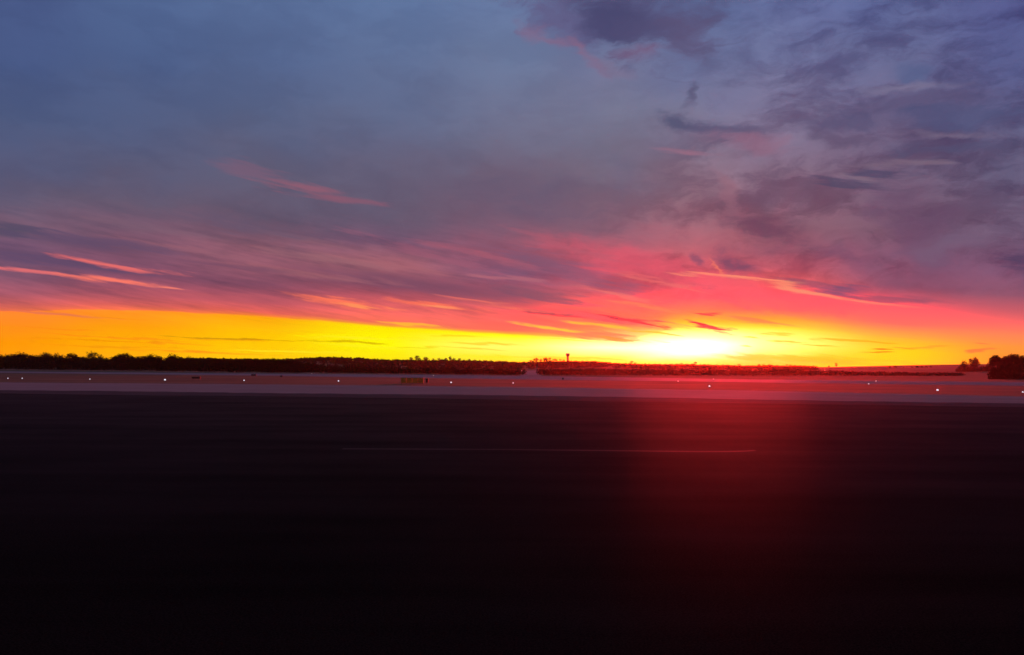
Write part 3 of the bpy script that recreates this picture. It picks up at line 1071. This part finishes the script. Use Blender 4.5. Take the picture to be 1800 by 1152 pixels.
for i, (px, ty) in enumerate([(1258, 640), (1272, 640), (1278, 640.5), (1320, 641.5), (1333, 639), (1342, 638.5), (1350, 639.5), (1357, 640.5), (1368, 641), (1381, 639.8), (1390, 639.5), (1398, 641), (1407, 641.5)]):
    plant(BARE, 'ridge_tree', px, CREST_Y - 30, ty, nth(i, 13, 'tiny bare tree in the ragged ridge row right of the sun'), group='ragged row of trees right of the sun', wide=1.3)
plant(SHRUB, 'round_bush', 1457, CREST_Y - 15, 642.5, 'small round bush beside the lone bare tree on the right ridge', 'bush', wide=.9)
plant(BARE, 'lone_tree', 1470, CREST_Y - 15, 636.8, 'lone bare tree standing on the clean ridge line on the right', wide=1.15)
for i, (px, ty) in enumerate([(1563, 642.8), (1573, 642.5), (1588, 645), (1603, 644), (1612, 643), (1620, 642.8), (1628, 642.8), (1636, 643.5)]):
    plant(SHRUB, 'far_bush', px, CREST_Y - 10, ty, nth(i, 8, 'low far bush on the ridge left of the dark right-hand trees'), 'bush', 'far bushes on the right ridge', 1.4)

# right-hand group
plant(SHRUB, 'round_tree', 1695, 690, 631.5, 'small round tree at the left end of the right-hand group', 'tree', wide=.7)
plant(LEAFY, 'spreading_tree', 1714, 690, 627.0, 'spreading tree with sky showing through, right of the small round one', 'tree', wide=1.0)
plant(SHRUB, 'shrub', 1738, 690, 636.5, 'little shrub in the gap left of the big dark thicket', 'shrub', wide=.7)
for i, px in enumerate((1690, 1703, 1716, 1728, 1742)):
    plant(SHRUB, 'hedge_shrub', px, 680, 642 + random.uniform(0, 2), nth(i, 5, 'dark hedge shrub at the foot of the right-hand group'), 'shrub', 'hedge under the right-hand trees', 1.6)
for px, ty, lab in [(1752, 624, 'leaning ragged tree at the left front of the dark thicket'),
                    (1768, 625.5, 'dense dark tree second from the left in the thicket'),
                    (1783, 621.5, 'tallest pointed tree of the dark right-hand thicket'),
                    (1800, 624, 'dense dark tree of the thicket cut by the right edge'),
                    (1822, 622, None)]:
    if lab:
        plant(DENSE, 'thicket_tree', px, 335, ty, lab, group='trees of the dark thicket at the right edge', wide=1.0)
for i, (px, ty) in enumerate([(1752, 645), (1766, 640), (1781, 641), (1796, 640)]):
    plant(SHRUB, 'thicket_shrub', px, 326, ty, nth(i, 4, 'dense dark shrub at the foot of the right-edge thicket'), 'shrub', 'shrubs at the foot of the thicket', 1.2)


# ------------------------------------------------------------------ woods that read as one mass
def mass(name, cells, size, mat, label, cat):
    """clumps of small leaf faces; cells yields (x, y, z0, height)"""
    mb = MB()
    r_ = random.Random(99)
    for x, y, z0, h, w_, n in cells:
        for i in range(n):
            d = Vector((r_.gauss(0, 1), r_.gauss(0, 1), r_.gauss(0, 1))).normalized() * r_.random() ** .4
            p = Vector((x + d.x * w_, y + d.y * w_, z0 + h * (.5 + .5 * d.z)))
            u = Vector((r_.gauss(0, 1), r_.gauss(0, 1), r_.gauss(0, 1))).normalized()
            v = u.orthogonal().normalized()
            s = size * r_.uniform(.6, 1.3)
            mb.quad(p - u * s, p - v * s * .7, p + u * s, p + v * s * .7)
    return tag(mb.build(name, mat), label, cat, kind='stuff')


def scrub_cells():
    r_ = random.Random(3)
    px = 470.0
    while px < 1690:
        if not 920 < px < 947:
            d = interp(FRONT, px) + r_.uniform(0, 45)
            p = at_depth(px, 640, d)
            hh = 2.4 + 1.6 * r_.random() + 2.0 * sstep(640, 480, px)
            hh *= 1 - .45 * sstep(1350, 1650, px)
            yield p.x, p.y, terrain(p.x, p.y) if p.y > 420 else 0.0, hh, r_.uniform(1.8, 3.2), 46
        px += r_.uniform(.9, 1.6)


def left_cells():
    r_ = random.Random(4)
    px = -80.0
    while px < 560:
        d = interp(FRONT, px) + r_.uniform(-4, 30)
        p = at_depth(px, 640, d)
        hh = r_.uniform(4, 9) * (1 - .3 * sstep(200, 500, px))
        yield p.x, p.y, terrain(p.x, p.y) if p.y > 420 else 0.0, hh, r_.uniform(2, 3.5), 60
        px += r_.uniform(1.2, 2.2)


def hill_cells():
    r_ = random.Random(6)
    px = 300.0
    while px < 1432:
        for k in range(3):
            y = CREST_Y - r_.choice((0, 25, 70, 130, 200)) + r_.uniform(-14, 14)
            p = at_depth(px, 640, y)
            hh = 4.0 * r_.uniform(.75, 1.12)
            yield p.x, p.y, terrain(p.x, p.y) - 1.2, hh + 1.2, r_.uniform(2.4, 4.4), 40
        px += r_.uniform(1.6, 2.6)


mass('scrub', scrub_cells(), .42, M['scrub'], 'long dark belt of scrub along the far side of the airfield', 'scrub')
mass('undergrowth', left_cells(), .5, M['scrub'], 'dark undergrowth closing the foot of the left treeline', 'undergrowth')
mass('woodland', hill_cells(), 1.05, M['scrub'], 'wooded low hill on the horizon below the bright sky', 'woodland')

# tall pale grass in front of the treeline
mb = MB()
r_ = random.Random(8)
for i in range(16000):
    px = r_.uniform(-60, 1000)
    if 915 < px < 952 or r_.random() < .35 + .65 * sstep(480, 950, px):
        continue
    d = interp(FRONT, px) - r_.uniform(6, 14)
    p = at_depth(px, 640, d)
    h = r_.uniform(.5, 1.0) * (.7 + .6 * mnoise.noise(Vector((p.x * .08, 0, 0))))
    lean = Vector((r_.uniform(-.25, .25), r_.uniform(-.2, .2), h))
    b = Vector((p.x, p.y, terrain(p.x, p.y) if p.y > 420 else 0))
    mb.tri(b - Vector((.06, 0, 0)), b + Vector((.06, 0, 0)), b + lean)
tag(mb.build('tall_grass', M['straw']), 'pale ragged fringe of tall dry grass before the left treeline', 'grass', kind='stuff')

# ------------------------------------------------------------------ water tower
base = at_depth(998, 640, CREST_Y - 20)
tz = terrain(base.x, base.y)
top = at_depth(998, 621.5, CREST_Y - 20).z - tz
k = (CREST_Y - 20) / FPX                      # metres per photo pixel there
tw = tag(empty('water_tower', (base.x, base.y, tz - .1)), 'slender mushroom-shaped water tower rising from the ridge left of the sun', 'water tower')
s1 = MB(); s1.lathe([(2.6 * k, 0), (2.1 * k, top * .18), (1.75 * k, top * .5), (1.6 * k, top * .66)], 20); s1.build('shaft', M['tower'], tw, True)
s2 = MB(); s2.lathe([(1.6 * k, top * .655), (2.0 * k, top * .72), (2.9 * k, top * .80), (3.25 * k, top * .84), (3.3 * k, top * .955)], 24); s2.build('tank', M['tower'], tw, True)
s3 = MB(); s3.lathe([(3.45 * k, top * .956), (3.45 * k, top * .985), (2.9 * k, top), (.4 * k, top * 1.005)], 24); s3.build('roof', M['tower'], tw)
s4 = MB(); s4.box(0, -2.5 * k, top * .05, 1.1, .2, 2.2); s4.build('door', M['metal'], tw)


# ------------------------------------------------------------------ airfield lights
def light_meshes():
    b = MB(); b.lathe([(.16, 0), (.16, .03), (.13, .05)], 12)
    st = MB(); st.lathe([(.035, .05), (.03, .24)], 8)
    h = MB(); h.lathe([(.05, .24), (.13, .27), (.15, .31)], 12)
    le = MB(); le.lathe([(.15, .31), (.16, .40), (.12, .5), (.04, .55)], 12)
    return [(b, 'base_plate', M['metal']), (st, 'stem', M['metal']), (h, 'housing', M['metal']), (le, 'lens', None)]


LM = [(m.mesh(n, mt or M['lens']), n) for m, n, mt in light_meshes()]
LMD = [(m.mesh(n, mt or M['lens_dim']), n) for m, n, mt in light_meshes()]


def edge_light(px, py, label, group, dim=False, size=1.0):
    p = ground(px, py, .42 * size)
    z = terrain(p.x, p.y) if p.y > 420 else 0.0
    o = tag(empty('edge_light', (p.x, p.y, z), 0, (size,) * 3), label, 'light', group)
    for me, nm in (LMD if dim else LM):
        c = bpy.data.objects.new(nm, me)
        COL.objects.link(c)
        c.parent = o


near = 'white lights along the near grass edge'
for px, py, lab, sz in [(14, 665.2, 'leftmost faint white edge light below the left treeline', .8),
                        (39, 665.2, 'second faint white edge light from the left, beside the leftmost', .8),
                        (158, 666.6, 'small white edge light left of the brightest one on the left', .8),
                        (290, 667.7, 'brightest white edge light on the left, right of the small one', 1.35),
                        (429, 668.8, 'white edge light below the right half of the left treeline', 1.0),
                        (595, 669.8, 'white edge light left of the yellowish sign', 1.1),
                        (793, 672.4, 'white edge light right of the yellowish sign', 1.1),
                        (902, 673.4, 'white edge light below the gap in the scrub', .9),
                        (1247, 679.0, 'bright white edge light under the sun glow', 1.1),
                        (1648, 685.7, 'bluish white edge light left of the dark thicket', 1.1),
                        (1798, 689.3, 'faint edge light at the very right edge of the photo', .8)]:
    edge_light(px, py, lab, near, size=sz)
far_ = 'dim lights along the far taxiway'
for px, py, lab in [(548, 657.0, 'dim far light at the left start of the pale taxiway'),
                    (762, 660.2, 'dim far light above and right of the yellowish sign'),
                    (1192, 670.2, 'reddish dim light left of the bright one under the sun'),
                    (1254, 666.6, 'reddish dim light just above the bright one under the sun'),
                    (1527, 674.9, 'lower of the two dim lights close together on the right'),
                    (1540, 670.0, 'upper of the two dim lights close together on the right')]:
    edge_light(px, py, lab, far_, True, 1.0)


def pole_light(px, py, dist, label):
    p = at_depth(px, py, dist)
    z = terrain(p.x, p.y) if p.y > 420 else 0.0
    h = p.z - z
    o = tag(empty('pole_light', (p.x, p.y, z)), label, 'lamp post', 'pole lights before the scrub')
    a = MB(); a.tube((0, 0, 0), (0, 0, h), .07, .05, 8); a.build('pole', M['metal'], o)
    b = MB(); b.box(0, 0, h + .08, .5, .35, .14); b.build('hood', M['metal'], o)
    c = MB(); c.lathe([(.1, h - .22), (.22, h - .12), (.22, h)], 10); c.build('lamp', M['lens_dim'], o)


pole_light(917, 651.6, 376, 'small lamp on a pole beside the gap in the scrub')
pole_light(1450, 651.0, 428, 'small lamp on a pole in front of the lone tree on the ridge')


# ------------------------------------------------------------------ airfield signs
def sign(px0, px1, py_top, py_bot, colours, label, rz=0.0):
    p0, p1 = ground(px0, py_bot), ground(px1, py_bot)
    mid = (p0 + p1) / 2
    wd = abs(p1.x - p0.x)
    h = at_depth((px0 + px1) / 2, py_top, mid.y).z
    o = tag(empty('guidance_sign', (mid.x, mid.y, 0), rz), label, 'sign')
    n = len(colours)
    leg = .18
    cw = wd / n
    for i, cm in enumerate(colours):
        a = MB(); a.box(-wd / 2 + cw * (i + .5), 0, leg + (h - leg) / 2, cw - .04, .22, h - leg); a.build('panel', M[cm], o)
    for nm, rz_ in (('top_rail', h + .03), ('bottom_rail', leg - .03)):
        fr_ = MB(); fr_.box(0, 0, rz_, wd + .1, .3, .06); fr_.build(nm, M['metal'], o)
    for i in range(n + 1):
        a = MB(); a.tube((-wd / 2 + cw * i + (.15 if i == 0 else -.15 if i == n else 0), 0, 0), (-wd / 2 + cw * i + (.15 if i == 0 else -.15 if i == n else 0), 0, leg), .05, .05, 6); a.build('leg', M['metal'], o)
    return o


sign(704, 745, 664.6, 674.8, ['yellow'] * 4, 'long dull yellow airfield sign on the grass left of centre')
sign(748, 753, 666.2, 673.6, ['black'], 'small black upright marker board beside the yellow sign')
sign(336, 353, 662.8, 666.6, ['black', 'black'], 'low dark sign board on the grass before the left treeline')
sign(441, 451, 658.4, 661.2, ['black', 'black'], 'low dark sign board near the foot of the left treeline, right of the other')
sign(492, 497, 660.6, 663.2, ['black'], 'tiny dark board right of the two low sign boards')
sign(988, 991, 664.6, 668.0, ['black'], 'tiny dark marker below and right of the gap in the scrub')

# ------------------------------------------------------------------ haze
hz = MB()
hz.box(0, 1120, (HAZE_TOP - 1.5) / 2, 5400, 3100, HAZE_TOP + 1.5)
hm = bpy.data.materials.new('evening_haze')
hm.use_nodes = True
hm.node_tree.nodes.clear()
hg = G(hm.node_tree)
pv = hg.n('ShaderNodeVolumePrincipled')
pv.inputs['Color'].default_value = (.95, .86, .82, 1)
pv.inputs['Density'].default_value = HAZE_DENSITY
pv.inputs['Anisotropy'].default_value = HAZE_G
ho = hg.n('ShaderNodeOutputMaterial')
hm.node_tree.links.new(pv.outputs[0], ho.inputs['Volume'])
tag(hz.build('haze', hm), kind='stuff')
